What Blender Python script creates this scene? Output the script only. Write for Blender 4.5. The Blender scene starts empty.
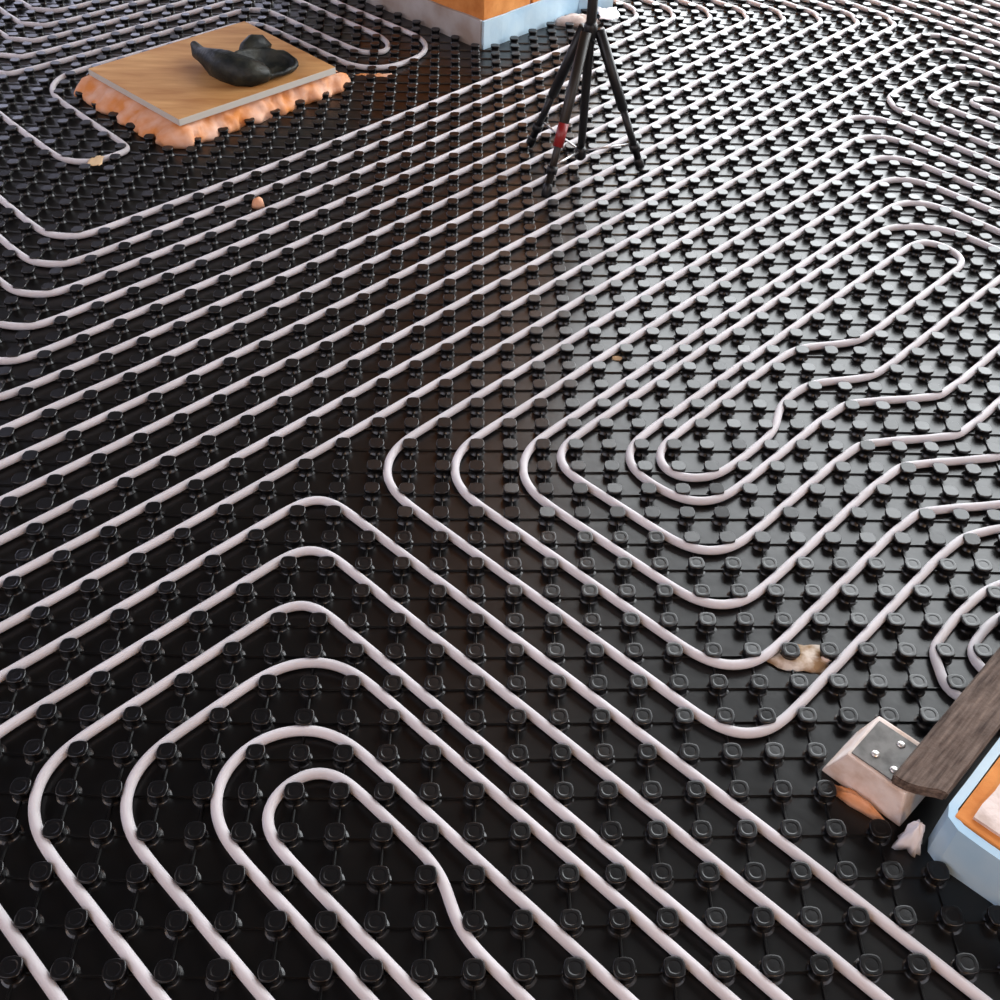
import bpy, bmesh, math, random
from mathutils import Vector, Matrix, noise

random.seed(7)
P = 0.0707                       # pitch of the nub lattice in metres
HN = 0.32 * P                    # height of a nub
SC = bpy.context.scene
COL = SC.collection

# ------------------------------------------------------------------ camera
F, TH, YA, RO, CX, CY, CZ = 1102.66, 0.754333, 0.034932, 0.033576, -1.09196, -22.52541, 21.59998
ct, st = math.cos(TH), math.sin(TH)
FW = Vector((math.sin(YA) * ct, math.cos(YA) * ct, -st))
RT = Vector((math.cos(YA), -math.sin(YA), 0))
UP = RT.cross(FW)
RT2 = math.cos(RO) * RT + math.sin(RO) * UP
UP2 = -math.sin(RO) * RT + math.cos(RO) * UP
CAMPOS = Vector((CX * P, CY * P, CZ * P + HN))
cd = bpy.data.cameras.new('camera')
cd.sensor_width = 36.0
cd.lens = F / 1000.0 * 36.0
cd.clip_start = 0.02
cam = bpy.data.objects.new('camera', cd)
COL.objects.link(cam)
m = Matrix((RT2, UP2, -FW)).transposed().to_4x4()
m.translation = CAMPOS
cam.matrix_world = m
SC.camera = cam


def project(v):
    q = v - CAMPOS
    d = q.dot(FW)
    if d < 0.05:
        return None
    return (500 + F * q.dot(RT2) / d, 500 - F * q.dot(UP2) / d, d)


# ------------------------------------------------------------------ exposure, world, lights
SC.view_settings.view_transform = 'Standard'
SC.view_settings.look = 'None'
SC.view_settings.gamma = 1.0
SC.view_settings.use_curve_mapping = False
SC.view_settings.exposure = -0.65

w = bpy.data.worlds.new('sky')
SC.world = w
w.use_nodes = True
w.node_tree.nodes['Background'].inputs[0].default_value = (0.75, 0.87, 1.0, 1)
w.node_tree.nodes['Background'].inputs[1].default_value = 1.0

R2 = math.sqrt(2.0)


def ab(a, b, z=0.0):
    """point from the two diagonal coordinates a = x - y, b = x + y (in pitches)"""
    return Vector(((a + b) / 2 * P, (b - a) / 2 * P, z))


# room: the walls run along the two diagonals of the lattice
A0, A1, B0, B1, ZC = -92.0, 62.0, -62.0, 84.0, 4.8


def area(name, loc, direction, sx, sy, power, col):
    l = bpy.data.lights.new(name, 'AREA')
    l.shape = 'RECTANGLE'
    l.size, l.size_y = sx, sy
    l.energy = power
    l.color = col
    o = bpy.data.objects.new(name, l)
    COL.objects.link(o)
    o.location = loc
    o.rotation_euler = Vector(direction).to_track_quat('-Z', 'Y').to_euler()
    return o


# daylight in the window openings (glazed front on the b = B1 side, small window on the a = A0 side)
WIN1 = (-86.0, 34.0, 0.12, 4.6)        # a from, a to, z from, z to
WIN2 = (-42.0, 6.0, 0.8, 2.3)         # b from, b to, z from, z to
WIN3 = (14.0, 58.0, 0.3, 0.9)
wc = ab((WIN1[0] + WIN1[1]) / 2, B1 + 1.2, (WIN1[2] + WIN1[3]) / 2)
area('window_daylight', wc, (-1, -1, 0), (WIN1[1] - WIN1[0]) / R2 * P, WIN1[3] - WIN1[2], 1080, (0.95, 0.98, 1.0))
for nm, W, pw in (('side_window_daylight', WIN2, 50), ('low_window_daylight', WIN3, 20)):
    wc = ab(A0 - 1.2, (W[0] + W[1]) / 2, (W[2] + W[3]) / 2)
    area(nm, wc, (1, -1, 0), (W[1] - W[0]) / R2 * P, W[3] - W[2], pw, (0.74, 0.74, 1.0))


def unseen_warm_lamp(loc, power):
    l = bpy.data.lights.new('unseen_warm_lamp', 'POINT')
    l.energy = power
    l.color = (1.0, 0.60, 0.28)
    l.shadow_soft_size = 0.06
    o = bpy.data.objects.new('unseen_warm_lamp', l)
    COL.objects.link(o)
    o.location = loc


FILL_BACK = (-60.0, 20.0, 1.0, 3.6)          # added fill light opening behind the camera: a from, a to, z from, z to
wc = ab((FILL_BACK[0] + FILL_BACK[1]) / 2, B0 - 1.2, (FILL_BACK[2] + FILL_BACK[3]) / 2)
area('back_fill_light', wc, (1, 1, 0), (FILL_BACK[1] - FILL_BACK[0]) / R2 * P, FILL_BACK[3] - FILL_BACK[2], 120, (0.86, 0.84, 1.0))
FILL_RIGHT = (-30.0, 40.0, 0.9, 3.6)          # added fill light opening in the right wall: b from, b to, z from, z to
wc = ab(A1 + 1.2, (FILL_RIGHT[0] + FILL_RIGHT[1]) / 2, (FILL_RIGHT[2] + FILL_RIGHT[3]) / 2)
area('right_fill_light', wc, (-1, 1, 0), (FILL_RIGHT[1] - FILL_RIGHT[0]) / R2 * P, FILL_RIGHT[3] - FILL_RIGHT[2], 95, (0.92, 0.90, 1.0))
unseen_warm_lamp(ab(-34, -52, 1.9), 26)  # added warm fill for the left pipes and board, no bulb known there
unseen_warm_lamp(ab(46, -20, 1.5), 60)  # unseen warm source for the golden glints on the nubs

# ------------------------------------------------------------------ materials


def new_mat(name, col, rough=0.5, spec=0.5):
    mt = bpy.data.materials.new(name)
    mt.use_nodes = True
    b = mt.node_tree.nodes['Principled BSDF']
    b.inputs['Base Color'].default_value = (*col, 1)
    b.inputs['Roughness'].default_value = rough
    b.inputs['Specular IOR Level'].default_value = spec
    return mt, mt.node_tree, b


def noise_mix(nt, b, scale, c1, c2, p0=0.4, p1=0.6, detail=4, stretch=(1, 1, 1), rot=0.0, socket='Base Color'):
    tc = nt.nodes.new('ShaderNodeTexCoord')
    mp = nt.nodes.new('ShaderNodeMapping')
    mp.inputs['Scale'].default_value = stretch
    mp.inputs['Rotation'].default_value = (0, 0, rot)
    nz = nt.nodes.new('ShaderNodeTexNoise')
    nz.inputs['Scale'].default_value = scale
    nz.inputs['Detail'].default_value = detail
    rp = nt.nodes.new('ShaderNodeValToRGB')
    rp.color_ramp.elements[0].position = p0
    rp.color_ramp.elements[0].color = (*c1, 1)
    rp.color_ramp.elements[1].position = p1
    rp.color_ramp.elements[1].color = (*c2, 1)
    nt.links.new(tc.outputs['Object'], mp.inputs['Vector'])
    nt.links.new(mp.outputs['Vector'], nz.inputs['Vector'])
    nt.links.new(nz.outputs['Fac'], rp.inputs['Fac'])
    nt.links.new(rp.outputs['Color'], b.inputs[socket])
    return nz, rp


def bump(nt, b, scale, strength, dist=0.002, detail=3):
    tc = nt.nodes.new('ShaderNodeTexCoord')
    nz = nt.nodes.new('ShaderNodeTexNoise')
    nz.inputs['Scale'].default_value = scale
    nz.inputs['Detail'].default_value = detail
    bp = nt.nodes.new('ShaderNodeBump')
    bp.inputs['Strength'].default_value = strength
    bp.inputs['Distance'].default_value = dist
    nt.links.new(tc.outputs['Object'], nz.inputs['Vector'])
    nt.links.new(nz.outputs['Fac'], bp.inputs['Height'])
    nt.links.new(bp.outputs['Normal'], b.inputs['Normal'])


M = {}
M['sheet'], nt, b = new_mat('black_sheet', (0.008, 0.008, 0.009), 0.29, 0.45)
noise_mix(nt, b, 9, (0.0015, 0.0015, 0.0017), (0.0035, 0.003, 0.0027), 0.35, 0.7)
bump(nt, b, 18, 0.15, 0.004)
M['nub'], nt, b = new_mat('black_nub', (0.002, 0.002, 0.0024), 0.30, 0.5)
bump(nt, b, 160, 0.12, 0.001)
M['pipe'], nt, b = new_mat('pipe_white', (0.60, 0.58, 0.60), 0.6, 0.18)
noise_mix(nt, b, 6, (0.53, 0.51, 0.525), (0.60, 0.58, 0.60))
b.inputs['Subsurface Weight'].default_value = 0.6
b.inputs['Subsurface Radius'].default_value = (1.0, 1.0, 1.0)
b.inputs['Subsurface Scale'].default_value = 0.012
M['ply'], nt, b = new_mat('plywood', (0.5, 0.3, 0.14), 0.6, 0.3)
noise_mix(nt, b, 5.0, (0.36, 0.155, 0.042), (0.58, 0.32, 0.12), 0.3, 0.72, 6, (1, 5, 1), 0.785)
M['ply_edge'], nt, b = new_mat('plywood_edge', (0.52, 0.50, 0.45), 0.7, 0.3)
M['foam'], nt, b = new_mat('pur_foam', (0.8, 0.45, 0.25), 0.75, 0.25)
noise_mix(nt, b, 14, (0.66, 0.25, 0.07), (0.76, 0.47, 0.34), 0.35, 0.65, 3)
bump(nt, b, 60, 0.3, 0.004)
M['glove'], nt, b = new_mat('glove_leather', (0.012, 0.016, 0.014), 0.5, 0.3)
noise_mix(nt, b, 20, (0.006, 0.009, 0.009), (0.035, 0.036, 0.026), 0.4, 0.75)
bump(nt, b, 45, 0.6, 0.006)
M['glove_in'], nt, b = new_mat('glove_lining', (0.006, 0.006, 0.007), 0.8, 0.2)
M['strip'], nt, b = new_mat('edge_strip_foam', (0.38, 0.58, 0.72), 0.55, 0.3)
noise_mix(nt, b, 5, (0.33, 0.52, 0.68), (0.52, 0.66, 0.74), 0.35, 0.7)
bump(nt, b, 25, 0.2, 0.004)
M['strip_shade'], nt, b = new_mat('edge_strip_shade', (0.40, 0.36, 0.33), 0.5, 0.4)  # the blue strip again, shade and warm light put into its colour
noise_mix(nt, b, 7, (0.30, 0.24, 0.20), (0.46, 0.44, 0.43), 0.35, 0.65)
bump(nt, b, 25, 0.2, 0.004)
M['brick'], nt, b = new_mat('ceramic_block', (0.62, 0.22, 0.05), 0.8, 0.2)
noise_mix(nt, b, 12, (0.50, 0.17, 0.04), (0.70, 0.30, 0.09), 0.35, 0.7)
bump(nt, b, 80, 0.3, 0.003)
M['mortar'], nt, b = new_mat('mortar_smear', (0.62, 0.53, 0.50), 0.9, 0.15)
noise_mix(nt, b, 25, (0.50, 0.42, 0.38), (0.72, 0.64, 0.61))
bump(nt, b, 50, 0.5, 0.004)
M['timber'], nt, b = new_mat('weathered_timber', (0.16, 0.12, 0.09), 0.8, 0.2)
noise_mix(nt, b, 16, (0.045, 0.03, 0.024), (0.19, 0.145, 0.12), 0.3, 0.75, 8, (1, 9, 9), 0.0)
bump(nt, b, 60, 0.5, 0.004)
M['plaster'], nt, b = new_mat('plaster_block', (0.70, 0.60, 0.55), 0.85, 0.2)
noise_mix(nt, b, 22, (0.60, 0.48, 0.41), (0.76, 0.68, 0.64))
bump(nt, b, 70, 0.4, 0.004)
M['steel'], nt, b = new_mat('zinc_plate', (0.30, 0.30, 0.31), 0.5, 0.5)
b.inputs['Metallic'].default_value = 0.5
noise_mix(nt, b, 30, (0.06, 0.057, 0.054), (0.13, 0.125, 0.12))
M['screw'], nt, b = new_mat('screw_head', (0.7, 0.69, 0.66), 0.35, 0.5)
b.inputs['Metallic'].default_value = 0.8
M['black'], nt, b = new_mat('tripod_black', (0.005, 0.005, 0.006), 0.4, 0.35)
M['bronze'], nt, b = new_mat('tripod_leg_inner', (0.014, 0.010, 0.007), 0.4, 0.35)
M['red'], nt, b = new_mat('tripod_red', (0.22, 0.010, 0.010), 0.4, 0.5)
M['chrome'], nt, b = new_mat('brace_metal', (0.55, 0.55, 0.56), 0.3, 0.5)
b.inputs['Metallic'].default_value = 0.9
M['film'], nt, b = new_mat('pe_film', (0.78, 0.78, 0.82), 0.25, 0.6)
b.inputs['Transmission Weight'].default_value = 0.0
M['tape'], nt, b = new_mat('tan_tape', (0.60, 0.42, 0.24), 0.6, 0.3)
M['wall_brick'], nt, b = new_mat('wall_plaster_warm', (0.50, 0.30, 0.17), 0.9, 0.1)
noise_mix(nt, b, 3, (0.46, 0.25, 0.12), (0.56, 0.36, 0.22))
M['wall_dark'], nt, b = new_mat('wall_grey', (0.06, 0.05, 0.042), 0.9, 0.1)
M['ceiling'], nt, b = new_mat('ceiling_plaster', (0.06, 0.055, 0.055), 0.9, 0.1)
M['frame'], nt, b = new_mat('window_frame', (0.25, 0.25, 0.26), 0.5, 0.4)
M['dust'], nt, b = new_mat('plaster_dust', (0.50, 0.38, 0.27), 0.9, 0.15)
noise_mix(nt, b, 28, (0.30, 0.19, 0.10), (0.66, 0.58, 0.50))

# ------------------------------------------------------------------ helpers


def tag(o, label=None, cat=None, group=None, kind=None):
    if label:
        o['label'] = label
    if cat:
        o['category'] = cat
    if group:
        o['group'] = group
    if kind:
        o['kind'] = kind
    return o


def link(name, me, mat=None, parent=None, smooth=False):
    o = bpy.data.objects.new(name, me)
    COL.objects.link(o)
    if mat is not None and len(me.materials) == 0:
        me.materials.append(mat)
    if smooth:
        for p in me.polygons:
            p.use_smooth = True
    if parent:
        o.parent = parent
        o.matrix_parent_inverse = parent.matrix_basis.inverted()
    return o


def mesh(name, vs, fs):
    me = bpy.data.meshes.new(name)
    me.from_pydata([tuple(v) for v in vs], [], fs)
    me.update()
    return me


def fixn(me):
    bm = bmesh.new()
    bm.from_mesh(me)
    bmesh.ops.recalc_face_normals(bm, faces=bm.faces)
    bm.to_mesh(me)
    bm.free()
    return me


def empty(name, loc):
    o = bpy.data.objects.new(name, None)
    COL.objects.link(o)
    o.location = loc
    o.empty_display_size = 0.05
    return o


def prism(name, pts, z0, z1, bevel=0.0, taper=None, seg=2):
    """closed prism over a polygon of world xy points"""
    n = len(pts)
    top = taper or pts
    vs = [(p[0], p[1], z0) for p in pts] + [(p[0], p[1], z1) for p in top]
    fs = [tuple(range(n))[::-1], tuple(range(n, 2 * n))] + [(k, (k + 1) % n, n + (k + 1) % n, n + k) for k in range(n)]
    me = fixn(mesh(name, vs, fs))
    if bevel:
        bm = bmesh.new()
        bm.from_mesh(me)
        bmesh.ops.bevel(bm, geom=bm.edges[:], offset=bevel, segments=seg, affect='EDGES', profile=0.6)
        bm.to_mesh(me)
        bm.free()
    return me


def abbox(name, a0, a1, b0, b1, z0, z1, bevel=0.0, seg=2):
    return prism(name, [ab(a0, b0), ab(a1, b0), ab(a1, b1), ab(a0, b1)], z0, z1, bevel, None, seg)


def tube(name, pts, rad, n=10, cap=True):
    """tube swept along pts; rad is a number or a list"""
    pts = [Vector(p) for p in pts]
    vs, fs = [], []
    up = Vector((0, 0, 1))
    for k, p in enumerate(pts):
        t = (pts[min(k + 1, len(pts) - 1)] - pts[max(k - 1, 0)]).normalized()
        ref = up if abs(t.z) < 0.95 else Vector((1, 0, 0))
        s = t.cross(ref).normalized()
        u = s.cross(t)
        r = rad[k] if isinstance(rad, (list, tuple)) else rad
        for q in range(n):
            an = 2 * math.pi * q / n
            vs.append(p + r * (math.cos(an) * s + math.sin(an) * u))
    for k in range(len(pts) - 1):
        for q in range(n):
            fs.append((k * n + q, k * n + (q + 1) % n, (k + 1) * n + (q + 1) % n, (k + 1) * n + q))
    if cap:
        fs.append(tuple(range(n))[::-1])
        fs.append(tuple((len(pts) - 1) * n + q for q in range(n)))
    me = fixn(mesh(name, vs, fs))
    return me


# ------------------------------------------------------------------ lattice (boards are laid with slight drift)
WU = (-0.0536, -0.2484, 0.0379, 0.3462, -0.2434, 0.1587, 0.2264, -0.1969, 0.0741, 0.0948)
WV = (0.0323, -0.3071, -0.07, -0.3886, -0.0757, -0.2773, 1.3516, 0.0676, -0.0469, -0.1958)


def drift(u, v):
    u = max(-34, min(34, u)) / 25.0
    v = (max(-22, min(48, v)) - 14) / 25.0
    bs = (1, u, v, u * u, u * v, v * v, u ** 3, u * u * v, u * v * v, v ** 3)
    return sum(c * x for c, x in zip(WU, bs)), sum(c * x for c, x in zip(WV, bs))


def lat(i, j, z=0.0):
    """lattice coordinates to world"""
    x, y = i, j
    for _ in range(20):
        dx, dy = drift(x, y)
        x, y = x - 0.9 * (x + dx - i), y - 0.9 * (y + dy - j)
    return Vector((x * P, y * P, z))


# ------------------------------------------------------------------ room
floor = link('floor', mesh('floor', [ab(A0, B0, 0), ab(A1, B0, 0), ab(A1, B1, 0), ab(A0, B1, 0),
                                      ab(A0, B0, -0.03), ab(A1, B0, -0.03), ab(A1, B1, -0.03), ab(A0, B1, -0.03)],
                          [(0, 1, 2, 3), (7, 6, 5, 4), (0, 4, 5, 1), (1, 5, 6, 2), (2, 6, 7, 3), (3, 7, 4, 0)]), M['sheet'])
fixn(floor.data)
tag(floor, 'black plastic underfloor heating boards with rows of round nubs', None, None, 'structure')
T = 2.6


def wall(name, pieces, mat):
    bm = bmesh.new()
    for (a0, a1, b0, b1, z0, z1) in pieces:
        me = abbox('tmp', a0, a1, b0, b1, z0, z1)
        bm.from_mesh(me)
        bpy.data.meshes.remove(me)
    me = bpy.data.meshes.new(name)
    bm.to_mesh(me)
    bm.free()
    return tag(link(name, me, mat), None, None, None, 'structure')


wall('wall_front', [(A0, WIN1[0], B1, B1 + T, 0, ZC), (WIN1[1], A1, B1, B1 + T, 0, ZC),
                    (WIN1[0], WIN1[1], B1, B1 + T, 0, WIN1[2]), (WIN1[0], WIN1[1], B1, B1 + T, WIN1[3], ZC)], M['wall_dark'])
wall('wall_left', [(A0 - T, A0, B0, WIN2[0], 0, ZC), (A0 - T, A0, WIN2[1], WIN3[0], 0, ZC), (A0 - T, A0, WIN3[1], B1, 0, ZC),
                   (A0 - T, A0, WIN2[0], WIN2[1], 0, WIN2[2]), (A0 - T, A0, WIN2[0], WIN2[1], WIN2[3], ZC),
                   (A0 - T, A0, WIN3[0], WIN3[1], 0, WIN3[2]), (A0 - T, A0, WIN3[0], WIN3[1], WIN3[3], ZC)], M['wall_dark'])
wall('wall_right', [(A1, A1 + T, B0, FILL_RIGHT[0], 0, ZC), (A1, A1 + T, FILL_RIGHT[1], B1, 0, ZC),
                    (A1, A1 + T, FILL_RIGHT[0], FILL_RIGHT[1], 0, FILL_RIGHT[2]), (A1, A1 + T, FILL_RIGHT[0], FILL_RIGHT[1], FILL_RIGHT[3], ZC)], M['wall_brick'])
wall('wall_back', [(A0, FILL_BACK[0], B0 - T, B0, 0, ZC), (FILL_BACK[1], A1, B0 - T, B0, 0, ZC),
                   (FILL_BACK[0], FILL_BACK[1], B0 - T, B0, 0, FILL_BACK[2]), (FILL_BACK[0], FILL_BACK[1], B0 - T, B0, FILL_BACK[3], ZC)], M['wall_brick'])
wall('ceiling', [(A0 - T, A1 + T, B0 - T, B1 + T, ZC, ZC + 0.15)], M['ceiling'])
# window frames: posts in the glazed front, cross in the side window
n = 5
pcs = []
for k in range(n + 1):
    a = WIN1[0] + (WIN1[1] - WIN1[0]) * k / n
    pcs.append((a - 0.5, a + 0.5, B1 + 0.2, B1 + 0.9, WIN1[2], WIN1[3]))
pcs.append((WIN1[0], WIN1[1], B1 + 0.25, B1 + 0.85, WIN1[2], WIN1[2] + 0.06))
pcs.append((WIN1[0], WIN1[1], B1 + 0.25, B1 + 0.85, WIN1[3] - 0.06, WIN1[3]))
wall('window_1', pcs, M['frame'])
pcs = []
for k in range(3):
    bb = WIN2[0] + (WIN2[1] - WIN2[0]) * k / 2
    pcs.append((A0 - 0.9, A0 - 0.2, bb - 0.5, bb + 0.5, WIN2[2], WIN2[3]))
wall('window_2', pcs, M['frame'])
pcs = []
for k in range(4):
    bb = WIN3[0] + (WIN3[1] - WIN3[0]) * k / 3
    pcs.append((A0 - 0.9, A0 - 0.2, bb - 0.4, bb + 0.4, WIN3[2], WIN3[3]))
wall('window_3', pcs, M['frame'])
pcs = []
for k in range(4):
    aa = FILL_BACK[0] + (FILL_BACK[1] - FILL_BACK[0]) * k / 3
    pcs.append((aa - 0.5, aa + 0.5, B0 - 0.9, B0 - 0.2, FILL_BACK[2], FILL_BACK[3]))
wall('back_fill_posts', pcs, M['frame'])  # posts in the added fill opening at the back
pcs = []
for k in range(4):
    bb = FILL_RIGHT[0] + (FILL_RIGHT[1] - FILL_RIGHT[0]) * k / 3
    pcs.append((A1 + 0.2, A1 + 0.9, bb - 0.5, bb + 0.5, FILL_RIGHT[2], FILL_RIGHT[3]))
wall('right_fill_posts', pcs, M['frame'])  # posts in the added fill opening on the right

# ------------------------------------------------------------------ nubs and ribs
SKIP = [(-48.4, -36.9, 9.1, 22.3), (-51.0, -35.0, 33.5, 47.5), (15.2, 18.7, -1.6, 1.4), (18.8, 62, -1.9, 3.6)]   # a0,a1,b0,b1


def skipped(x, y):
    a, b_ = (x - y) / P, (x + y) / P
    return any(s[0] < a < s[1] and s[2] < b_ < s[3] for s in SKIP)


def nub_rings(nseg, fine):
    prof = [(0.285, 0.0), (0.235, 0.02), (0.205, 0.07), (0.200, 0.17), (0.232, 0.225), (0.241, 0.27), (0.238, 0.30), (0.222, 0.317), (0.200, 0.320),
            (0.150, 0.3195), (0.126, 0.314), (0.05, 0.315)] if fine else \
           [(0.27, 0.0), (0.205, 0.06), (0.200, 0.17), (0.240, 0.235), (0.243, 0.28), (0.238, 0.305), (0.220, 0.318)]
    vs, fs = [], []
    for (r, zz) in prof:
        k = min(1.0, zz / 0.25) if r > 0.19 else 0.3
        for q in range(nseg):
            t = 2 * math.pi * (q + 0.5) / nseg
            f = 1.0 + 0.055 * k * (-math.cos(4 * t)) + 0.02 * k * math.cos(8 * t)
            vs.append((r * f * math.cos(t) * P, r * f * math.sin(t) * P, zz * P))
    n = len(prof)
    for k in range(n - 1):
        for q in range(nseg):
            fs.append((k * nseg + q, k * nseg + (q + 1) % nseg, (k + 1) * nseg + (q + 1) % nseg, (k + 1) * nseg + q))
    fs.append(tuple((n - 1) * nseg + q for q in range(nseg)))
    return vs, fs


pts = {}
for i in range(-48, 56):
    for j in range(-24, 60):
        v = lat(i, j, HN)
        pr = project(v)
        if pr is None or not (-260 < pr[0] < 1260 and -180 < pr[1] < 1200):
            continue
        if skipped(v.x, v.y):
            continue
        a_, b_ = (v.x - v.y) / P, (v.x + v.y) / P
        if a_ < A0 + 1 or b_ > B1 - 1 or a_ > A1 - 1 or b_ < B0 + 1:
            continue
        pts[(i, j)] = (v, pr)
inview = sorted([k for k, (v, pr) in pts.items() if -15 < pr[0] < 1015 and -10 < pr[1] < 1015], key=lambda k: pts[k][1][2])
near = set(inview[:300])
vs, fs = nub_rings(24, True)
nub_me = mesh('nub', vs, fs)
nub_me.materials.append(M['nub'])
for p in nub_me.polygons:
    p.use_smooth = len(p.vertices) < 5 and p.normal.z < 0.9
for k in inview[:300]:
    o = bpy.data.objects.new('nub', nub_me)
    COL.objects.link(o)
    o.parent = floor
    v = pts[k][0]
    o.location = (v.x, v.y, 0)
    s = 1 + random.uniform(-0.025, 0.025)
    o.scale = (s, s, 1)
    o.rotation_euler = (random.uniform(-0.03, 0.03), random.uniform(-0.03, 0.03), random.uniform(-0.06, 0.06))
bv, bf = nub_rings(12, False)
V, Fc = [], []
for k, (v, pr) in pts.items():
    if k in near:
        continue
    o0 = len(V)
    tx, ty = random.uniform(-0.05, 0.05), random.uniform(-0.05, 0.05)
    for q in bv:
        V.append((v.x + q[0], v.y + q[1], q[2] * (1 + 0.0) + (q[0] * tx + q[1] * ty) * (q[2] / HN)))
    for f in bf:
        Fc.append(tuple(x + o0 for x in f))
o = link('nub_field', mesh('nub_field', V, Fc), M['nub'], floor, True)
for p in o.data.polygons:
    if len(p.vertices) > 4:
        p.use_smooth = False
tag(o, None, None, None, 'stuff')
V, Fc = [], []
for (i, j), (v, pr) in pts.items():
    for (di, dj) in ((1, 0), (0, 1)):
        if (i + di, j + dj) not in pts:
            continue
        w2 = pts[(i + di, j + dj)][0]
        d = Vector((w2.x - v.x, w2.y - v.y, 0))
        L = d.length
        d.normalize()
        s = Vector((-d.y, d.x, 0)) * 0.026 * P
        p0 = Vector((v.x, v.y, 0)) + d * 0.2 * P
        p1 = Vector((v.x, v.y, 0)) + d * (L - 0.2 * P)
        o0 = len(V)
        h = Vector((0, 0, 0.055 * P))
        for pp in (p0, p1):
            V += [pp + s * 1.5, pp + s * 0.6 + h, pp - s * 0.6 + h, pp - s * 1.5]
        Fc += [(o0, o0 + 1, o0 + 5, o0 + 4), (o0 + 1, o0 + 2, o0 + 6, o0 + 5), (o0 + 2, o0 + 3, o0 + 7, o0 + 6)]
o = link('rib_grid', fixn(mesh('rib_grid', V, Fc)), M['sheet'], floor)
tag(o, None, None, None, 'stuff')

# ------------------------------------------------------------------ heating pipes
PR = 0.128 * P
PZ = PR + 0.01 * P


def crossing(l0, l1):
    def eq(l):
        return {'A': (1, -1, l[1]), 'B': (1, 1, l[1]), 'H': (0, 1, l[1]), 'V': (1, 0, l[1])}[l[0]]
    a1, b1, c1 = eq(l0)
    a2, b2, c2 = eq(l1)
    d = a1 * b2 - a2 * b1
    return Vector(((c1 * b2 - c2 * b1) / d, (a1 * c2 - a2 * c1) / d))


def onend(l, val):
    if l[0] == 'A':
        return Vector((val, val - l[1]))
    if l[0] == 'B':
        return Vector((val, l[1] - val))
    if l[0] == 'H':
        return Vector((val, l[1]))
    return Vector((l[1], val))


CLR = 0.235


def skipped_l(c):
    v = lat(c.x, c.y)
    return skipped(v.x, v.y)


def pipe_path(s, lines, e):
    """lines: ('A'|'B'|'H'|'V', value[, radius of the bend that follows]); s and e: i (or j on V lines) of the two ends"""
    pl = [onend(lines[0], s)] + [crossing(lines[k], lines[k + 1]) for k in range(len(lines) - 1)] + [onend(lines[-1], e)]
    out = [pl[0]]
    for k in range(1, len(pl) - 1):
        r = lines[k - 1][2] if len(lines[k - 1]) > 2 else 4.2
        d0, d1 = (pl[k - 1] - pl[k]), (pl[k + 1] - pl[k])
        l0, l1 = d0.length, d1.length
        d0.normalize()
        d1.normalize()
        an = d0.angle(d1)
        t = r / math.tan(an / 2)
        lim = min(l0 * (0.5 if k > 1 else 0.95), l1 * (0.5 if k < len(pl) - 2 else 0.95))
        if t > lim:
            t = lim
            r = t * math.tan(an / 2)
        c = pl[k] + (d0 + d1).normalized() * (r / math.sin(an / 2))
        s0, s1 = pl[k] + d0 * t - c, pl[k] + d1 * t - c
        tot = s0.angle_signed(s1)
        n = max(6, int(abs(tot) * r / 0.16))
        for q in range(n + 1):
            x = -tot * q / n
            out.append(c + Vector((s0.x * math.cos(x) - s0.y * math.sin(x), s0.x * math.sin(x) + s0.y * math.cos(x))))
    out.append(pl[-1])
    # even spacing, then soften the bends
    st_ = 0.16
    fin, acc = [out[0].copy()], 0.0
    for p0, p1 in zip(out, out[1:]):
        d = (p1 - p0).length
        t = st_ - acc
        while t <= d:
            fin.append(p0 + (p1 - p0) * (t / d))
            t += st_
        acc = d - (t - st_)
    n = len(fin)
    for _ in range(20):
        fin = [fin[0]] + [fin[k] * 0.5 + (fin[k - 1] + fin[k + 1]) * 0.25 for k in range(1, n - 1)] + [fin[-1]]
    # the pipe is clamped between the nubs: bend it clear of every nub it would cut
    n = len(fin)
    for it in range(10):
        push = [Vector((0.0, 0.0)) for _ in fin]
        for k in range(1, n - 1):
            c = Vector((round(fin[k].x), round(fin[k].y)))
            d = fin[k] - c
            if d.length < CLR and not skipped_l(c):
                push[k] = d.normalized() * (CLR - d.length)
        for _ in range(9):
            push = [push[0]] + [push[k] * 0.5 + (push[k - 1] + push[k + 1]) * 0.25 for k in range(1, n - 1)] + [push[-1]]
        fin = [p + q for p, q in zip(fin, push)]
    keep = [fin[0]]
    for k in range(1, n - 1):                      # thin out the straights
        if k % 5 == 0 or abs((fin[k + 1] - fin[k]).angle(fin[k] - fin[k - 1])) > 0.006:
            keep.append(fin[k])
    return keep + [fin[-1]]


def pipe(s, lines, e, label, group=None, sd=[0]):
    sd[0] += 1
    pts_ = []
    for k, q in enumerate(pipe_path(s, lines, e)):
        nz = noise.noise(Vector((q.x * 0.35, q.y * 0.35, sd[0] * 7.3))) * 0.018
        nw = noise.noise(Vector((q.x * 0.35 + 40, q.y * 0.35, sd[0] * 7.3))) * 0.018
        v = lat(q.x + nz, q.y + nw)
        v.z = PZ
        pts_.append(v)
    o = link('heating_pipe', tube('heating_pipe', pts_, PR, 12), M['pipe'], None, True)
    tag(o, label, 'pipe', group)
    return o


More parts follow.
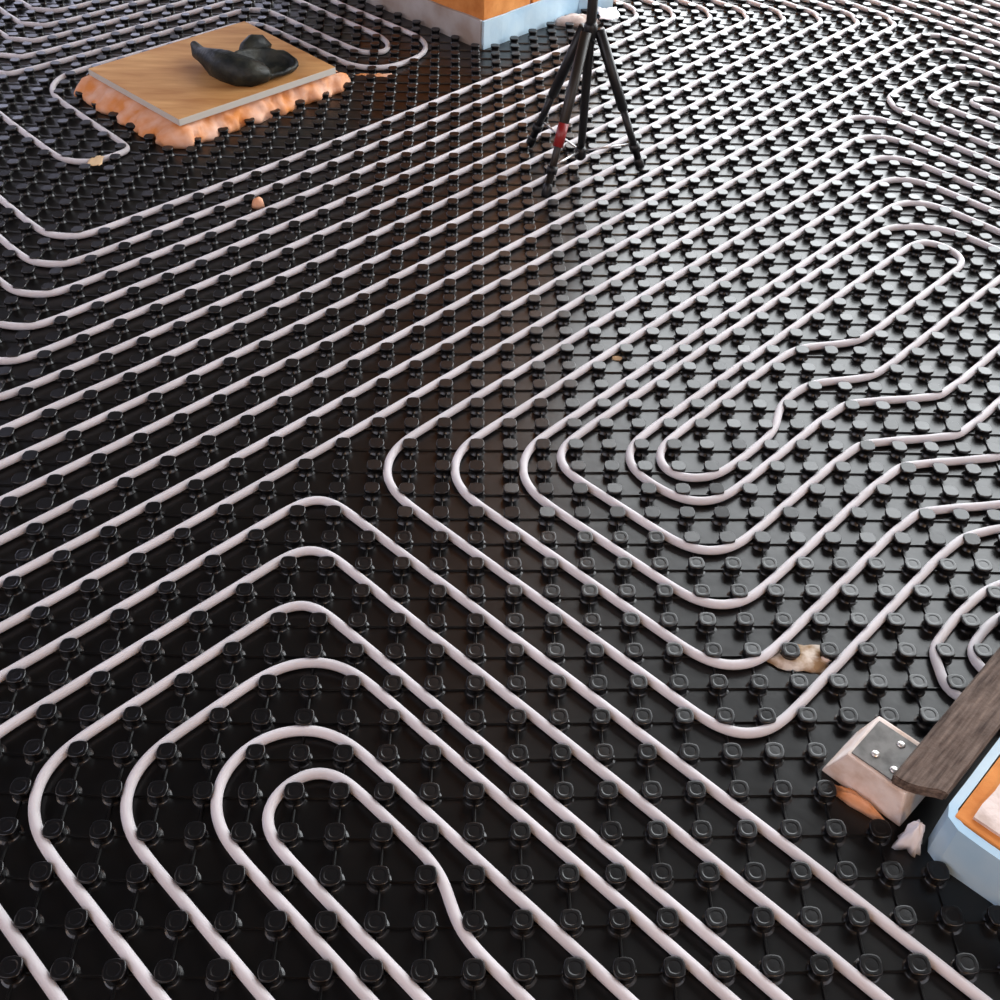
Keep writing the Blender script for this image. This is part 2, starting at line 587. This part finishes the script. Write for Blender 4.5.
NEST = 'pipes of the near spiral nest'
pipe(-18, [('A', -6.5), ('H', 0.78), ('B', -4.5)], 11.5, 'sixth, outermost white pipe round the spiral nest with the kinked innermost hairpin', NEST)
pipe(-6, [('B', -22.5), ('V', -12.6), ('A', -4.5), ('H', -1.25), ('B', -6.5)], 10.5, 'fifth white pipe outward from the kinked innermost hairpin of the spiral nest', NEST)
pipe(-4, [('B', -20.5), ('V', -10.74), ('A', -2.5), ('H', -3.25), ('B', -8.5)], 8.5, 'fourth white pipe outward from the kinked innermost hairpin of the spiral nest', NEST)
pipe(-2, [('B', -18.5), ('V', -8.75), ('A', -0.5), ('H', -5.2), ('B', -9.5)], 8, 'third white pipe outward from the kinked innermost hairpin of the spiral nest', NEST)
pipe(0, [('B', -16.5), ('V', -6.78), ('A', 1.5), ('H', -7.22), ('B', -11.5)], 7, 'second white pipe outward, bent round the kinked innermost hairpin of the spiral nest', NEST)
pipe(1, [('B', -15.5), ('V', -5.66), ('A', 3.5), ('H', -8.3), ('B', -12.5), ('V', -1.5), ('B', -13.5)], 4, 'innermost white hairpin pipe of the spiral nest with a small S kink', NEST)

WAVE = 'pipes wrapped round the long wavy hairpin'
pipe(20, [('H', -0.25), ('A', 13.5), ('H', -7.5), ('B', -2.5), ('V', -3.7), ('A', -6.5), ('H', 22.85), ('B', 40.5)], 30, 'fifth white pipe outward from the long wavy hairpin, its bend beside the plaster dust', WAVE)
pipe(19, [('A', 14.5), ('H', 0.5), ('A', 11.5), ('H', -5.46), ('B', -0.5), ('V', -1.7), ('A', -4.5), ('H', 20.85), ('B', 38.5)], 29, 'fourth white pipe outward from the long wavy hairpin', WAVE)
pipe(20, [('A', 12.5), ('H', 2.5), ('A', 9.5), ('H', -3.46), ('B', 1.5), ('V', 0.32), ('A', -2.5), ('H', 18.85), ('B', 36.5)], 28, 'third white pipe outward from the long wavy hairpin', WAVE)
pipe(21, [('A', 10.5), ('H', 3.5), ('A', 7.5), ('H', -1.48), ('B', 3.5), ('V', 1.4), ('A', -1.5), ('H', 16.95), ('B', 34.5)], 27, 'second white pipe outward, directly enclosing the long wavy hairpin', WAVE)
pipe(22, [('A', 8.5), ('H', 5.5), ('A', 5.5), ('H', 0.52), ('B', 5.5), ('V', 3.5), ('A', 0.5), ('H', 15.75), ('B', 32.5), ('V', 17.7), ('A', 3.5), ('H', 8.5),
          ('A', 1.5), ('V', 4.4), ('B', 6.5), ('H', 1.55), ('A', 4.5), ('V', 8.5), ('A', 3.5), ('H', 6.5), ('A', 5.5)], 23,
     'white pipe folded into the long wavy hairpin with stepped S bends', WAVE)

RUN = 'long parallel straight pipes'
ORD = ['first', 'second', 'third', 'fourth', 'fifth', 'sixth', 'seventh', 'eighth', 'ninth', 'tenth', 'eleventh', 'twelfth']
for k in range(12):
    a = -30.5 + 2 * k
    left = [('B', -2.5 - 2 * k), ('H', 14.62 - 2 * k)] if k < 6 else []
    s = -24 if k < 6 else -21
    if k < 8:
        right, e = [('V', 7.95 + 2.02 * k), ('B', 47.5 + 2 * k)], -2.0 + k * 2
        tail = 'ending in a pointed bend'
    elif k < 10:
        right, e = [('H', [37.42, 35.42][k - 8]), ('B', [61.5, 59.5][k - 8])], 34
        tail = 'turning off in a rounded bend'
    else:
        right, e = [('H', [26.9, 24.85][k - 10]), ('B', [44.5, 42.5][k - 10])], 31
        tail = 'turning off in a rounded bend'
    pipe(s, left + [('A', a)] + right, e,
         '%s long straight white pipe counted from the plywood board, %s' % (ORD[k], tail), RUN)

TR = 'pipes of the far hairpin nest'
pipe(30, [('B', 46.5), ('V', 18.65), ('A', -10.5), ('H', 33.4), ('B', 57.5)], 33, 'outer white pipe of the three nested hairpins beyond the long wavy hairpin', TR)
pipe(31, [('B', 49.5), ('V', 20.75), ('A', -8.5), ('H', 31.4), ('B', 55.5)], 33, 'middle white pipe of the three nested hairpins beyond the long wavy hairpin', TR)
pipe(32, [('B', 51.5), ('V', 22.6), ('A', -6.5), ('H', 29.6), ('B', 53.5)], 33, 'inner white pipe of the three nested hairpins beyond the long wavy hairpin', TR)
for k in range(5):
    pipe(14 + 2 * k, [('B', 63.5 + 2 * k)], 36, '%s straight white pipe past the tips of the pointed bends' % ORD[k], 'straight pipes past the pointed bends')
pipe(20, [('H', -2.2), ('A', 15.5), ('V', 10.72), ('B', 4.7)], 13.5, 'outer white hairpin pipe that disappears under the weathered timber', 'hairpins under the timber')
pipe(20, [('H', -3.3), ('A', 16.5), ('V', 11.68), ('B', 6.2)], 14.5, 'inner white hairpin pipe that disappears under the weathered timber', 'hairpins under the timber')

BRD = 'pipes round the plywood board'
pipe(-30, [('B', 2.5), ('H', 20.56), ('A', -37.5), ('V', -15.6), ('B', 6.5), ('V', -20.6), ('A', -49.5), ('H', 36.6), ('B', 24.5), ('H', 31.3), ('A', -36.5), ('V', -3.42), ('B', 31.5)], -13,
     'white pipe looping closely round the plywood board, tan tape on one bend', BRD)
pipe(-31, [('B', 4.5), ('H', 28.8), ('A', -51.5), ('H', 38.55), ('B', 26.5), ('H', 33.0), ('A', -38.7), ('V', -5.3), ('B', 29.5)], -15,
     'second white pipe round the plywood board, folded into a narrow hairpin near the brick pillar', BRD)
for k in range(4):
    pipe(-31, [('B', 6.5 + 2 * k), ('H', 30.75 + 2 * k), ('A', -53.5 - 2 * k)], -12 - k,
         '%s white pipe counted outward from the plywood board, on the side away from the tripod' % ORD[2 + k], BRD)

# ------------------------------------------------------------------ plywood board on foam with a glove
ZF, ZB = 0.84 * P, 1.20 * P
rnd = random.Random(3)


def foam_collar():
    a0, a1, b0, b1 = -47.6, -37.0, 9.3, 21.6
    per = []
    def side(p0, p1, nx, n):
        for k in range(n):
            t = k / n
            per.append((p0[0] + (p1[0] - p0[0]) * t, p0[1] + (p1[1] - p0[1]) * t, nx))
    side((a0, b0), (a1, b0), (0, -1), 56)
    side((a1, b0), (a1, b1), (1, 0), 66)
    side((a1, b1), (a0, b1), (0, 1), 56)
    side((a0, b1), (a0, b0), (-1, 0), 66)
    n = len(per)
    lev = [(0.0, 0.95), (0.16, 1.0), (0.34, 0.9), (0.5, 0.65), (0.66, 0.45), (0.82, 0.2), (1.0, -0.35)]
    vs, fs = [], []
    for (h, off) in lev:
        for (a, b_, nx) in per:
            q = ab(a, b_)
            bl = noise.noise(Vector((q.x * 16, q.y * 16, h * 1.1 + 5))) * 0.75 + noise.noise(Vector((q.x * 45, q.y * 45, h * 3))) * 0.55
            o = off * (0.75 if nx[1] == 0 else 1.15) + bl * (0.6 if 0 < h < 1 else 0.35)
            q = ab(a + nx[0] * o, b_ + nx[1] * o)
            vs.append((q.x, q.y, ZF * h * (1.0 if h == 1.0 else 1 + 0.12 * bl)))
    for k in range(len(lev) - 1):
        for q in range(n):
            fs.append((k * n + q, k * n + (q + 1) % n, (k + 1) * n + (q + 1) % n, (k + 1) * n + q))
    fs.append(tuple(range(n))[::-1])
    fs.append(tuple((len(lev) - 1) * n + q for q in range(n)))
    return fixn(mesh('foam_collar', vs, fs))


o = link('foam_collar', foam_collar(), M['foam'], None, True)
tag(o, 'orange and pink expanding foam bulging out under the plywood board', 'foam')
bd = empty('plywood_board', ab(-41.8, 15.4, ZF))
tag(bd, 'square plywood board lying on orange foam', 'board')
me = prism('panel', [ab(-47.1, 9.25), ab(-36.75, 9.25), ab(-36.55, 21.25), ab(-47.2, 21.7)], ZF + 0.004, ZB, 0.0015)
me.materials.append(M['ply'])
me.materials.append(M['ply_edge'])
for p in me.polygons:
    if p.normal.z < 0.5:
        p.material_index = 1
link('panel', me, None, bd)

# glove: bunched fingers on one side, open cuff on the other, a thumb flap
gl = empty('work_glove', ab(-41.5, 16.5, ZB))
tag(gl, 'crumpled dark work glove with open cuff lying on the plywood board', 'glove')


def plane_pt(u, v, z):
    return Vector(((u + 0.05) * P, (v - 0.55) * P, ZB + z * P))


def crumple(me, amp, sc, seed):
    for v in me.vertices:
        n_ = noise.noise_vector(Vector(v.co) * sc + Vector((seed, 0, 0)))
        v.co += n_ * amp
        if v.co.z < ZB + 0.001:
            v.co.z = ZB + 0.001
    me.update()


sp = [(-14.35, 30.15, 0.62, 0.12), (-14.25, 30.0, 0.60, 0.24), (-13.95, 29.6, 0.52, 0.30), (-13.5, 29.05, 0.50, 0.44), (-12.9, 28.35, 0.55, 0.62),
      (-12.35, 27.85, 0.55, 0.70), (-11.8, 27.5, 0.52, 0.68), (-11.2, 27.4, 0.48, 0.60), (-10.7, 27.6, 0.40, 0.42), (-10.5, 27.8, 0.35, 0.2)]
me = tube('finger_bunch', [plane_pt(*q[:3]) for q in sp], [q[3] * P for q in sp], 14)
crumple(me, 0.013, 30, 3)
link('finger_bunch', me, M['glove'], gl, True)
# cuff: an open, oval bowl leaning on its side
vs, fs = [], []
rings = [(0.15, 0.02), (0.62, 0.03), (0.92, 0.22), (1.0, 0.55), (0.97, 0.80), (0.90, 0.84), (0.84, 0.70), (0.74, 0.30), (0.4, 0.16), (0.05, 0.14)]
n = 30
cxy = Vector((-10.85, 28.35))
ax1 = Vector((0.80, 0.60)) * 1.75
ax2 = Vector((-0.60, 0.80)) * 0.95
for (r, zz) in rings:
    for q in range(n):
        t = 2 * math.pi * q / n
        c = cxy + ax1 * r * math.cos(t) + ax2 * r * math.sin(t)
        hz = zz * (0.85 + 0.35 * math.sin(t) - 0.28 * math.cos(t))
        vs.append(plane_pt(c.x, c.y, max(0.015, hz)))
for k in range(len(rings) - 1):
    for q in range(n):
        fs.append((k * n + q, k * n + (q + 1) % n, (k + 1) * n + (q + 1) % n, (k + 1) * n + q))
fs.append(tuple(range(n))[::-1])
fs.append(tuple((len(rings) - 1) * n + q for q in range(n)))
me = fixn(mesh('cuff', vs, fs))
crumple(me, 0.010, 26, 9)
link('cuff', me, M['glove'], gl, True)
sp = [(-11.9, 29.2, 0.35, 0.30), (-11.7, 29.6, 0.6, 0.45), (-11.45, 29.95, 0.75, 0.48), (-11.15, 30.1, 0.75, 0.42), (-10.85, 29.95, 0.6, 0.25)]
me = tube('thumb', [plane_pt(*q[:3]) for q in sp], [q[3] * P for q in sp], 12)
crumple(me, 0.008, 28, 14)
link('thumb', me, M['glove'], gl, True)

# ------------------------------------------------------------------ brick pillar with edge strip
SH = 1.40 * P
pil = empty('brick_pillar', ab(-45.5, 40, 0))
tag(pil, 'orange hollow-block brick pillar rising behind the blue edge strip near the tripod', 'pillar')
pa0, pa1, pb0, pb1 = -50.0, -35.45, 33.95, 46.4
link('core', abbox('core', pa0 + 0.2, pa1 - 0.2, pb0 + 0.2, pb1 - 0.2, 0.0, ZC - 0.002), M['mortar'], pil)
bw = []
nz_ = 12
hz = (ZC - 0.004) / nz_
for c in range(nz_):
    z0, z1 = c * hz + 0.006, (c + 1) * hz - 0.004
    am = (pa0 + pa1) / 2 + (1.6 if c % 2 else -1.6)
    bmid = (pb0 + pb1) / 2 + (1.2 if c % 2 else -1.2)
    for (x0, x1) in ((pa0, am - 0.1), (am + 0.1, pa1)):
        for (y0, y1) in ((pb0, bmid - 0.1), (bmid + 0.1, pb1)):
            link('brick', abbox('brick', x0, x1, y0, y1, z0, z1, 0.004, 1), M['brick'], pil)

st1 = empty('edge_insulation_strip', ab(-35.4, 34, 0))
tag(st1, 'pale blue foam edge strip wrapped round the foot of the brick pillar', 'edge strip')


def strip_mesh(name, path, h, th, wob, seed):
    """thin upright strip along world xy points, outside to the right of the path"""
    vs, fs = [], []
    n_ = len(path)
    rows = 5
    for k, p in enumerate(path):
        t = (path[min(k + 1, n_ - 1)] - path[max(k - 1, 0)])
        t = Vector((t.x, t.y, 0)).normalized()
        nr = Vector((t.y, -t.x, 0))
        for side in (0, 1):
            for r in range(rows):
                z = h * r / (rows - 1)
                o = th * side
                dv = noise.noise(Vector((p.x * 9 + seed, p.y * 9, z * 8))) * wob
                q = p + nr * (o + dv)
                vs.append((q.x, q.y, z + (noise.noise(Vector((p.x * 14, p.y * 14, seed))) * wob * 0.6 if r == rows - 1 else 0)))
    m_ = rows * 2
    for k in range(n_ - 1):
        o0, o1 = k * m_, (k + 1) * m_
        for r in range(rows - 1):
            fs.append((o0 + r, o0 + r + 1, o1 + r + 1, o1 + r))
            fs.append((o0 + rows + r + 1, o0 + rows + r, o1 + rows + r, o1 + rows + r + 1))
        fs.append((o0 + rows - 1, o0 + m_ - 1, o1 + m_ - 1, o1 + rows - 1))
        fs.append((o0 + rows, o0, o1, o1 + rows))
    for k in (0, n_ - 1):
        o0 = k * m_
        fs.append(tuple(o0 + r for r in range(rows)) + tuple(o0 + rows + r for r in reversed(range(rows))))
    return fixn(mesh(name, vs, fs))


def dens(pl, step=0.03):
    out = []
    for p, q in zip(pl, pl[1:]):
        k = max(1, int((q - p).length / step))
        out += [p + (q - p) * x / k for x in range(k)]
    return out + [pl[-1]]


def rounded(p, c, q, r=0.012):
    d0, d1 = (p - c).normalized(), (q - c).normalized()
    return [c + d0 * r, c + (d0 + d1) * r * 0.3, c + d1 * r]


g = 0.02
# path order so that the outside is on the right: along -b face from far a to the corner, then along the a face
c0 = ab(pa1 + 0.08, pb0 - 0.08)
pth = dens([ab(pa0, pb0 - 0.08), ab(pa1 + 0.02, pb0 - 0.08)])
tag(link('strip', strip_mesh('strip', pth, SH, 0.011, 0.006, 2), M['strip_shade'], st1), 'side of the strip coloured greyish for shade')
pth = dens([ab(pa1 + 0.04, pb0 - 0.2), ab(pa1 + 0.04, pb1 - 2.2)])
link('strip', strip_mesh('strip', pth, SH, 0.011, 0.006, 4), M['strip'], st1)
link('end_flap', strip_mesh('end_flap', dens([ab(pa1 + 0.12, pb1 - 2.15), ab(pa1 + 0.9, pb1 - 1.2), ab(pa1 + 1.3, pb1 + 0.4)], 0.02), SH * 0.95, 0.008, 0.012, 8), M['strip'], st1)


def lump(name, loc, rx, ry, h, seed, mat, parent=None, nseg=20, amp=0.35):
    vs, fs = [], []
    rings = [(1.0, 0.0), (0.92, 0.35), (0.7, 0.72), (0.4, 0.93), (0.12, 1.0)]
    for (r, z) in rings:
        for q in range(nseg):
            t = 2 * math.pi * q / nseg
            f = 1 + amp * noise.noise(Vector((math.cos(t) * 1.7 + seed, math.sin(t) * 1.7, z * 1.2))) + amp * 0.5 * noise.noise(Vector((math.cos(t) * 5 + seed, math.sin(t) * 5, z * 3)))
            vs.append((loc[0] + rx * r * f * math.cos(t), loc[1] + ry * r * f * math.sin(t), loc[2] + max(0.0, h * z * (0.7 + 0.3 * f))))
    for k in range(len(rings) - 1):
        for q in range(nseg):
            fs.append((k * nseg + q, k * nseg + (q + 1) % nseg, (k + 1) * nseg + (q + 1) % nseg, (k + 1) * nseg + q))
    fs.append(tuple(range(nseg))[::-1])
    fs.append(tuple((len(rings) - 1) * nseg + q for q in range(nseg)))
    return link(name, fixn(mesh(name, vs, fs)), mat, parent, True)


v = ab(-34.0, 42.6)
tag(lump('mortar_lump', (v.x, v.y, 0.0), 1.15 * P, 0.5 * P, 0.5 * P, 4, M['mortar']), 'beige mortar lump at the foot of the brick pillar behind the tripod', 'mortar')

# ------------------------------------------------------------------ tripod
FT = [Vector((1.27 * P, 23.42 * P, 0)), Vector((1.78 * P, 18.74 * P, 0)), Vector((6.0 * P, 21.34 * P, 0))]
AX = Vector((3.35 * P, 21.25 * P, 0))
ZA = 6.0 * P
tp = empty('tripod', (AX.x, AX.y, 0))
tag(tp, 'black tripod with a red-banded leg standing on the nub boards', 'tripod')
link('centre_column', tube('centre_column', [AX + Vector((-0.02 * P, -0.02 * P, 0.75 * P)), AX + Vector((0, 0, 2.0 * P)), AX + Vector((0, 0, ZA)), AX + Vector((0, 0, 11 * P))], [0.14 * P, 0.17 * P, 0.2 * P, 0.2 * P], 14), M['black'], tp, True)
sh = link('shoulder', tube('shoulder', [AX + Vector((0, 0, z * P)) for z in (5.55, 5.7, 6.1, 6.25)], [0.2 * P, 0.27 * P, 0.27 * P, 0.2 * P], 18), M['black'], tp, True)
link('head', tube('head', [AX + Vector((0, 0, z * P)) for z in (11, 11.1, 11.5, 11.6)], [0.3 * P, 0.5 * P, 0.5 * P, 0.3 * P], 18), M['black'], tp, True)
low = AX + Vector((-0.02 * P, -0.02 * P, 0.95 * P))
link('spreader_hub', tube('spreader_hub', [low + Vector((0, 0, z * P)) for z in (-0.35, -0.25, 0.1, 0.2)], [0.16 * P, 0.24 * P, 0.24 * P, 0.16 * P], 14), M['black'], tp, True)
for k, f in enumerate(FT):
    top = AX + (f - AX).normalized() * 0.34 * P + Vector((0, 0, 5.95 * P))
    d = f + Vector((0, 0, 0.10 * P)) - top
    mid = top + d * 0.56
    leg = link('leg', tube('leg', [top, top + d * 0.54, mid], [0.215 * P, 0.205 * P, 0.15 * P], 12), M['bronze'] if k == 1 else M['black'], tp, True)
    link('lower_tube', tube('lower_tube', [mid - d * 0.03, top + d * 0.93], 0.15 * P, 12), M['bronze'] if k == 1 else M['black'], leg, True)
    link('clamp', tube('clamp', [top + d * (0.54 + 0.26), top + d * (0.57 + 0.28)], 0.22 * P, 12), M['black'], leg, True)
    link('rubber_foot', tube('rubber_foot', [top + d * 0.90, top + d * 0.93, top + d * 0.985, top + d * 1.0], [0.13 * P, 0.2 * P, 0.2 * P, 0.12 * P], 12), M['black'], leg, True)
    if k == 1:
        tag(link('band', tube('band', [top + d * 0.535, top + d * 0.68], 0.21 * P, 14), M['red'], leg, True), 'red band')
    link('brace', tube('brace', [low, top + d * (0.80 if k else 0.77)], 0.045 * P, 8), M['chrome'], tp, True)

# ------------------------------------------------------------------ low wall with edge strip, plaster block and timber
WH = 1.46 * P
lw = empty('low_brick_wall', ab(25, 1, 0))
tag(lw, 'low orange block wall with pale mortar on top beside the timber', 'wall')
wa0, wb0, wb1 = 19.42, -1.22, 3.1
x = wa0
k = 0
while x < 58:
    x1 = x + 6.2
    link('brick', abbox('brick', x, x1 - 0.12, wb0, wb1, 0.0, WH, 0.004, 2), M['brick'], lw)
    x = x1
# mortar bed on top, ragged outline, orange border of the block left bare
out = []
n = 60
for k in range(n):
    t = k / n
    if t < 0.4:
        a, b_ = 19.85 + t / 0.4 * 36, wb0 + 0.30
    elif t < 0.5:
        a, b_ = 56, wb0 + 0.34 + (t - 0.4) / 0.1 * 3.6
    elif t < 0.9:
        a, b_ = 56 - (t - 0.5) / 0.4 * 36, wb1 - 0.4
    else:
        a, b_ = 19.85, wb1 - 0.4 - (t - 0.9) / 0.1 * 3.6
    out.append(ab(a + 0.30 * noise.noise(Vector((t * 70, 1, 0))), b_ + 0.30 * noise.noise(Vector((t * 70, 7, 0)))))
link('mortar_bed', prism('mortar_bed', out, WH - 0.001, WH + 0.006, 0), M['mortar'], lw)
st2 = empty('edge_insulation_strip', ab(19.3, -1.4, 0))
tag(st2, 'pale blue foam edge strip along the low block wall beside the timber', 'edge strip')
c0 = ab(wa0 - 0.05, wb0 - 0.05)
pth = dens([ab(wa0 - 0.05, wb1)] + rounded(ab(wa0 - 0.05, wb1), c0, ab(58, wb0 - 0.05), 0.02) + [ab(58, wb0 - 0.05)], 0.02)
link('strip', strip_mesh('strip', pth, WH - 0.002, 0.014, 0.003, 5), M['strip'], st2)

blk = empty('plaster_block', ab(16.6, -0.2, 0))
tag(blk, 'pale plaster block with a screwed grey metal plate under the timber end', 'block')
BH = 1.10 * P
me = prism('body', [ab(15.33, -1.22), ab(18.25, -1.25), ab(18.3, 0.95), ab(15.36, 0.92)], 0.0, BH, 0.004,
           [ab(15.9, -1.22), ab(17.95, -1.22), ab(17.95, 0.85), ab(15.85, 0.85)])
link('body', me, M['plaster'], blk)
pl_ = link('metal_plate', abbox('metal_plate', 15.98, 17.6, -1.1, 0.62, BH, BH + 0.003, 0.0008, 1), M['steel'], blk)
for (a, b_) in ((16.55, -0.62), (16.95, 0.28), (17.27, -0.72)):
    q = ab(a, b_)
    vs = [(q.x, q.y, BH + z) for z in (0.003, 0.0045, 0.006)]
    link('screw', tube('screw', vs, [0.10 * P, 0.09 * P, 0.05 * P], 10), M['screw'], pl_, True)
# foam squeezed out below the block
f0 = lump('foam_residue', (0, 0, 0), 0.70 * P, 0.14 * P, 0.30 * P, 12, M['foam'], None, 26, 0.5)
f0.location = ab(16.85, -1.48, 0.0)
f0.rotation_euler = (0, 0, math.radians(-45))
tag(f0, 'orange foam residue squeezed out at the foot of the plaster block', 'foam')

tm = empty('timber_plank', ab(18.2, 10, BH))
tag(tm, 'weathered grey brown timber plank resting on the plaster block', 'plank')
tz = BH + 0.0045
# plank in a local frame with its length along x so the grain follows it
ln, wd, th = 34 / R2 * P, 1.52 / R2 * P, 0.36 * P
bm = bmesh.new()
prof = [(0, 0), (0.012, -wd / 2), (0.0, wd / 2)]
nx, ny = 40, 6
top_, bot = [], []
for ix in range(nx + 1):
    rt, rb = [], []
    for iy in range(ny + 1):
        t = iy / ny
        y = (t - 0.5) * wd
        x0 = 0.0 + 0.022 * math.sin(math.pi * min(1, (1 - t) * 1.2)) * -0.3 + (0.035 * max(0, t - 0.55) ** 1.2 * 0 + 0.030 * (1 - t))
        xx = x0 + (ln - x0) * ix / nx
        e = noise.noise(Vector((xx * 7, y * 30, 2))) * 0.0016
        rt.append(bm.verts.new((xx, y, th + e)))
        rb.append(bm.verts.new((xx + (0.004 if ix == 0 else 0), y, 0)))
    top_.append(rt)
    bot.append(rb)
for ix in range(nx):
    for iy in range(ny):
        bm.faces.new((top_[ix][iy], top_[ix + 1][iy], top_[ix + 1][iy + 1], top_[ix][iy + 1]))
        bm.faces.new((bot[ix][iy], bot[ix][iy + 1], bot[ix + 1][iy + 1], bot[ix + 1][iy]))
    bm.faces.new((top_[ix][0], bot[ix][0], bot[ix + 1][0], top_[ix + 1][0]))
    bm.faces.new((top_[ix][ny], top_[ix + 1][ny], bot[ix + 1][ny], bot[ix][ny]))
for iy in range(ny):
    bm.faces.new((top_[0][iy], top_[0][iy + 1], bot[0][iy + 1], bot[0][iy]))
    bm.faces.new((top_[nx][iy], bot[nx][iy], bot[nx][iy + 1], top_[nx][iy + 1]))
bmesh.ops.recalc_face_normals(bm, faces=bm.faces)
ed = [e for e in bm.edges if len(e.link_faces) == 2 and e.calc_face_angle() > 0.8]
bmesh.ops.bevel(bm, geom=ed, offset=0.003, segments=2, affect='EDGES')
me = bpy.data.meshes.new('plank')
bm.to_mesh(me)
bm.free()
o = link('plank', me, M['timber'], None)
o.parent = tm
q = ab(18.17, -1.35, tz)
o.location = q - tm.location
o.rotation_euler = (0, 0, math.radians(45))

# ------------------------------------------------------------------ scraps


def scrap(name, loc, rx, ry, amp, seed, mat, label, cat, n=9, z0=0.002):
    vs, fs = [], []
    for x in range(n + 1):
        for y in range(n + 1):
            u, v_ = x / n * 2 - 1, y / n * 2 - 1
            e = 1 + 0.3 * noise.noise(Vector((u * 1.5 + seed, v_ * 1.5, 3)))
            h = abs(noise.noise(Vector((u * 1.8 + seed, v_ * 1.8, 1)))) * amp + abs(noise.noise(Vector((u * 2.6 + seed, v_ * 2.6, 2)))) * amp * 0.4
            vs.append((loc[0] + u * rx * e, loc[1] + v_ * ry * e, loc[2] + z0 + h))
    for x in range(n):
        for y in range(n):
            fs.append((x * (n + 1) + y, (x + 1) * (n + 1) + y, (x + 1) * (n + 1) + y + 1, x * (n + 1) + y + 1))
    me = fixn(mesh(name, vs, fs))
    o = link(name, me, mat, None, True)
    md = o.modifiers.new('thick', 'SOLIDIFY')
    md.thickness = 0.0012
    tag(o, label, cat)
    return o


def at(u, v, z=0.0):
    return (u * P, v * P, z)


tag(lump('foam_crumb', at(-9.75, 17.75, 0.0), 0.26 * P, 0.2 * P, 0.42 * P, 21, M['foam'], None, 12), 'small orange foam crumb beside the third long straight pipe', 'foam')
scrap('tape_piece', at(-16.95, 20.95, PZ * 2 - 0.003), 0.28 * P, 0.46 * P, 0.004, 5, M['tape'], 'tan tape piece stuck over the pipe bend by the plywood board', 'tape', 8)
scrap('foam_shaving', at(-6.0, 30.6, 0.1 * P), 0.8 * P, 0.16 * P, 0.012, 8, M['foam'], 'thin orange foam shaving lying near the plywood board corner', 'foam', 8)
scrap('white_paper_scrap', at(6.0, 38.9, HN + 0.002), 0.55 * P, 0.9 * P, 0.006, 15, M['film'], 'pale plastic scrap lying behind the tripod', 'scrap', 8)
tag(lump('plaster_dust', at(7.45, -5.0, 0.0), 0.85 * P, 0.42 * P, 0.12 * P, 31, M['dust'], None, 28, 0.6), 'brown and white plaster dust between nubs under the pipe bend', 'dust')
tag(lump('plaster_crumb', at(7.9, -5.05, 0.06 * P), 0.15 * P, 0.11 * P, 0.12 * P, 41, M['plaster'], None, 9), 'small pale plaster crumb lying on the plaster dust', 'crumb')
v = ab(18.74, -1.55)
o = lump('plastic_film', (v.x, v.y, 0.0), 0.26 * P, 0.24 * P, 0.85 * P, 52, M['film'], None, 30, 0.75)
tag(o, 'crumpled pale plastic film between the plaster block and the blue strip', 'film')
tag(lump('foam_bit', at(3.76, 7.8, 0.0), 0.2 * P, 0.12 * P, 0.1 * P, 60, M['tape'], None, 10), 'tiny tan crumb between nubs beside the pipes round the wavy hairpin', 'crumb')
